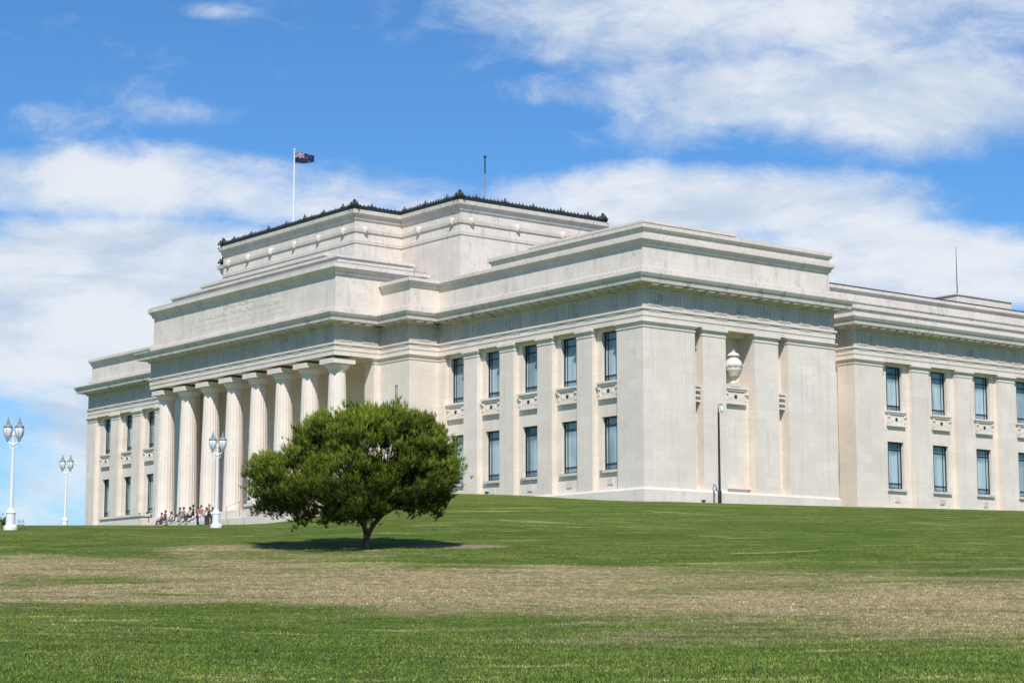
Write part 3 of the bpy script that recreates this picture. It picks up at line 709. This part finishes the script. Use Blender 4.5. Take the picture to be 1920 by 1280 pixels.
P_ = [
 (261,-10.9,0,1,(.03,.03,.04),(.03,.03,.05),BLK,'person in dark clothes sitting at the left end of the steps behind the low wall',0),
 (276,-10.9,0,1,(.3,.05,.05),(.03,.03,.05),BRN,'person in a dark red top sitting beside the low wall',1),
 (303,-9.95,0,1,(.5,.08,.12),(.05,.06,.12),BLK,'seated person in a red top, leftmost on the open steps',0),
 (310,-9.6,1,1,(.05,.07,.14),(.03,.03,.05),BLK,'seated person in navy, second from the left on the open steps',0),
 (321,-9.95,0,1,(.6,.55,.5),(.20,.22,.28),BRN,'seated person in a pale top, third from the left on the open steps',1),
 (337,-9.6,2,1,(.02,.02,.03),(.02,.02,.03),BLK,'seated person in black, higher up the steps than the pale top',0),
 (344,-9.95,1,1,(.14,.17,.26),(.30,.26,.2),BLK,'seated person in slate blue beside a white topped one',0),
 (356,-9.95,1,1,(.75,.75,.75),(.02,.02,.03),BRN,'seated person in a white top near the middle of the group',1),
 (362,-9.6,2,1,(.04,.04,.06),(.02,.02,.03),BLK,'seated person in dark grey left of the standing group',0),
 (371,-10.5,-1,0,(.55,.1,.2),(.03,.03,.04),BLK,'standing person in a pink red top, leftmost of the standing group',1),
 (377,-10.8,-1,0,(.6,.12,.22),(.7,.7,.68),BRN,'standing person in a pink top and pale trousers',0),
 (387,-10.4,-1,0,(.8,.8,.8),(.04,.05,.1),BLK,'standing person in a white top and dark trousers in the group by the lamp post',1),
 (392,-10.9,-1,0,(.1,.1,.12),(.03,.03,.03),BLD,'standing person in dark clothes with fair hair by the lamp post',0),
 (398,-10.3,-1,0,(.75,.7,.72),(.35,.08,.12),BRN,'standing person in a white top and red trousers, closest to the lamp post',1),
]
for i, (px, X, lv, sit, sh, lg, hr, lab, lh) in enumerate(P_):
    if sit:
        tops = {0:.03, 1:.20, 2:.37}
        p = pp(px, X+.2, tops[lv]-.12)
    else: p = pp(px, X)
    person(p, dirn+random.uniform(-.7,.7), bool(sit), sh, lg, hr, lab, bool(lh), i % 2, random.uniform(.86,1.0), i % 3 == 0)

# ------------------------------------------------------------------ light and sky
SUN_DIR = Vector((.0, -1, 0)).normalized(); EL = R(51)
sd = Vector((SUN_DIR.x*math.cos(EL), SUN_DIR.y*math.cos(EL), math.sin(EL)))
sun = bpy.data.objects.new('sun', bpy.data.lights.new('sun', 'SUN')); COL.objects.link(sun)
sun.data.energy = 5; sun.data.angle = R(.5); sun.data.color = (1, .96, .905); sun.rotation_euler = sd.to_track_quat('Z', 'Y').to_euler()
w = bpy.data.worlds.new('World'); S.world = w; w.use_nodes = True; nt = w.node_tree
bg = nt.nodes['Background']; bg.inputs['Strength'].default_value = 1
sky = N(nt, 'ShaderNodeTexSky', sky_type='NISHITA'); sky.sun_disc = False; sky.sun_elevation = EL; sky.sun_rotation = math.atan2(sd.x, sd.y); sky.ozone_density = 3; sky.dust_density = .3
tc = N(nt, 'ShaderNodeTexCoord').outputs['Generated']
sx = N(nt, 'ShaderNodeSeparateXYZ'); nt.links.new(tc, sx.inputs[0])
ay = mth(nt, 'MAXIMUM', mth(nt, 'ABSOLUTE', sx.outputs[1]), .05)
az = mth(nt, 'DIVIDE', sx.outputs[0], ay); el = mth(nt, 'DIVIDE', sx.outputs[2], ay)
skyc = mixc(nt, 1, sky.outputs[0], (.055, .098, .136), 'MULTIPLY')
def elv(py): return math.tan(PITCH+math.atan((640-py)/3818))
blobs = [(300,340,420,70,.95),(620,370,230,70,.95),(130,510,600,95,1.2),(80,650,450,150,1.15),(330,820,500,200,1.0),(1330,385,430,75,1.2),(1640,400,150,55,.8),(1650,500,500,85,1.3),(1560,20,620,120,.95),(1640,170,470,120,1.0),(1400,240,300,55,.6),(1040,170,140,36,.48),(340,210,140,32,.5),(60,230,120,40,.46),(370,20,80,18,.42),(1100,10,220,40,.5)]
D = None
for px, py, rx, ry, wt in blobs:
    a = mth(nt, 'MULTIPLY', mth(nt, 'SUBTRACT', az, (px-960)/3856), 3856/rx/1.35)
    b2 = mth(nt, 'MULTIPLY', mth(nt, 'SUBTRACT', el, elv(py)), 3700/ry/1.35)
    d = mth(nt, 'ADD', mth(nt, 'MULTIPLY', a, a), mth(nt, 'MULTIPLY', b2, b2))
    d = mth(nt, 'MULTIPLY', mth(nt, 'MAXIMUM', mth(nt, 'SUBTRACT', 1, d), 0), wt)
    D = d if D is None else mth(nt, 'SMOOTH_MAX', D, d, .15)
cv = N(nt, 'ShaderNodeCombineXYZ'); nt.links.new(az, cv.inputs[0]); nt.links.new(el, cv.inputs[1])
n1 = noise(nt, mapping(nt, cv.outputs[0], (8, 15, 1), (3.1, 0, 0)), 1, 10, .6, .4)
n2 = noise(nt, mapping(nt, cv.outputs[0], (30, 48, 1)), 1, 9, .65, .5)
dens = mth(nt, 'ADD', D, mth(nt, 'ADD', mth(nt, 'MULTIPLY', mth(nt, 'SUBTRACT', n1, .52), 1.8), mth(nt, 'MULTIPLY', mth(nt, 'SUBTRACT', n2, .5), .95)))
cov = ramp(nt, dens, .10, 1.02, 0, .97)
cov = mth(nt, 'MULTIPLY', cov, ramp(nt, sx.outputs[1], -.1, .2))
n3 = noise(nt, mapping(nt, cv.outputs[0], (8, 21, 1), (0, 5, 0)), 1, 9, .62, .3)
cc = mixc(nt, ramp(nt, n3, .36, .60), (.54, .65, .80), (.82, .86, .92))
nt.links.new(mixc(nt, cov, skyc, cc), bg.inputs['Color'])
S.cycles.max_bounces = 6
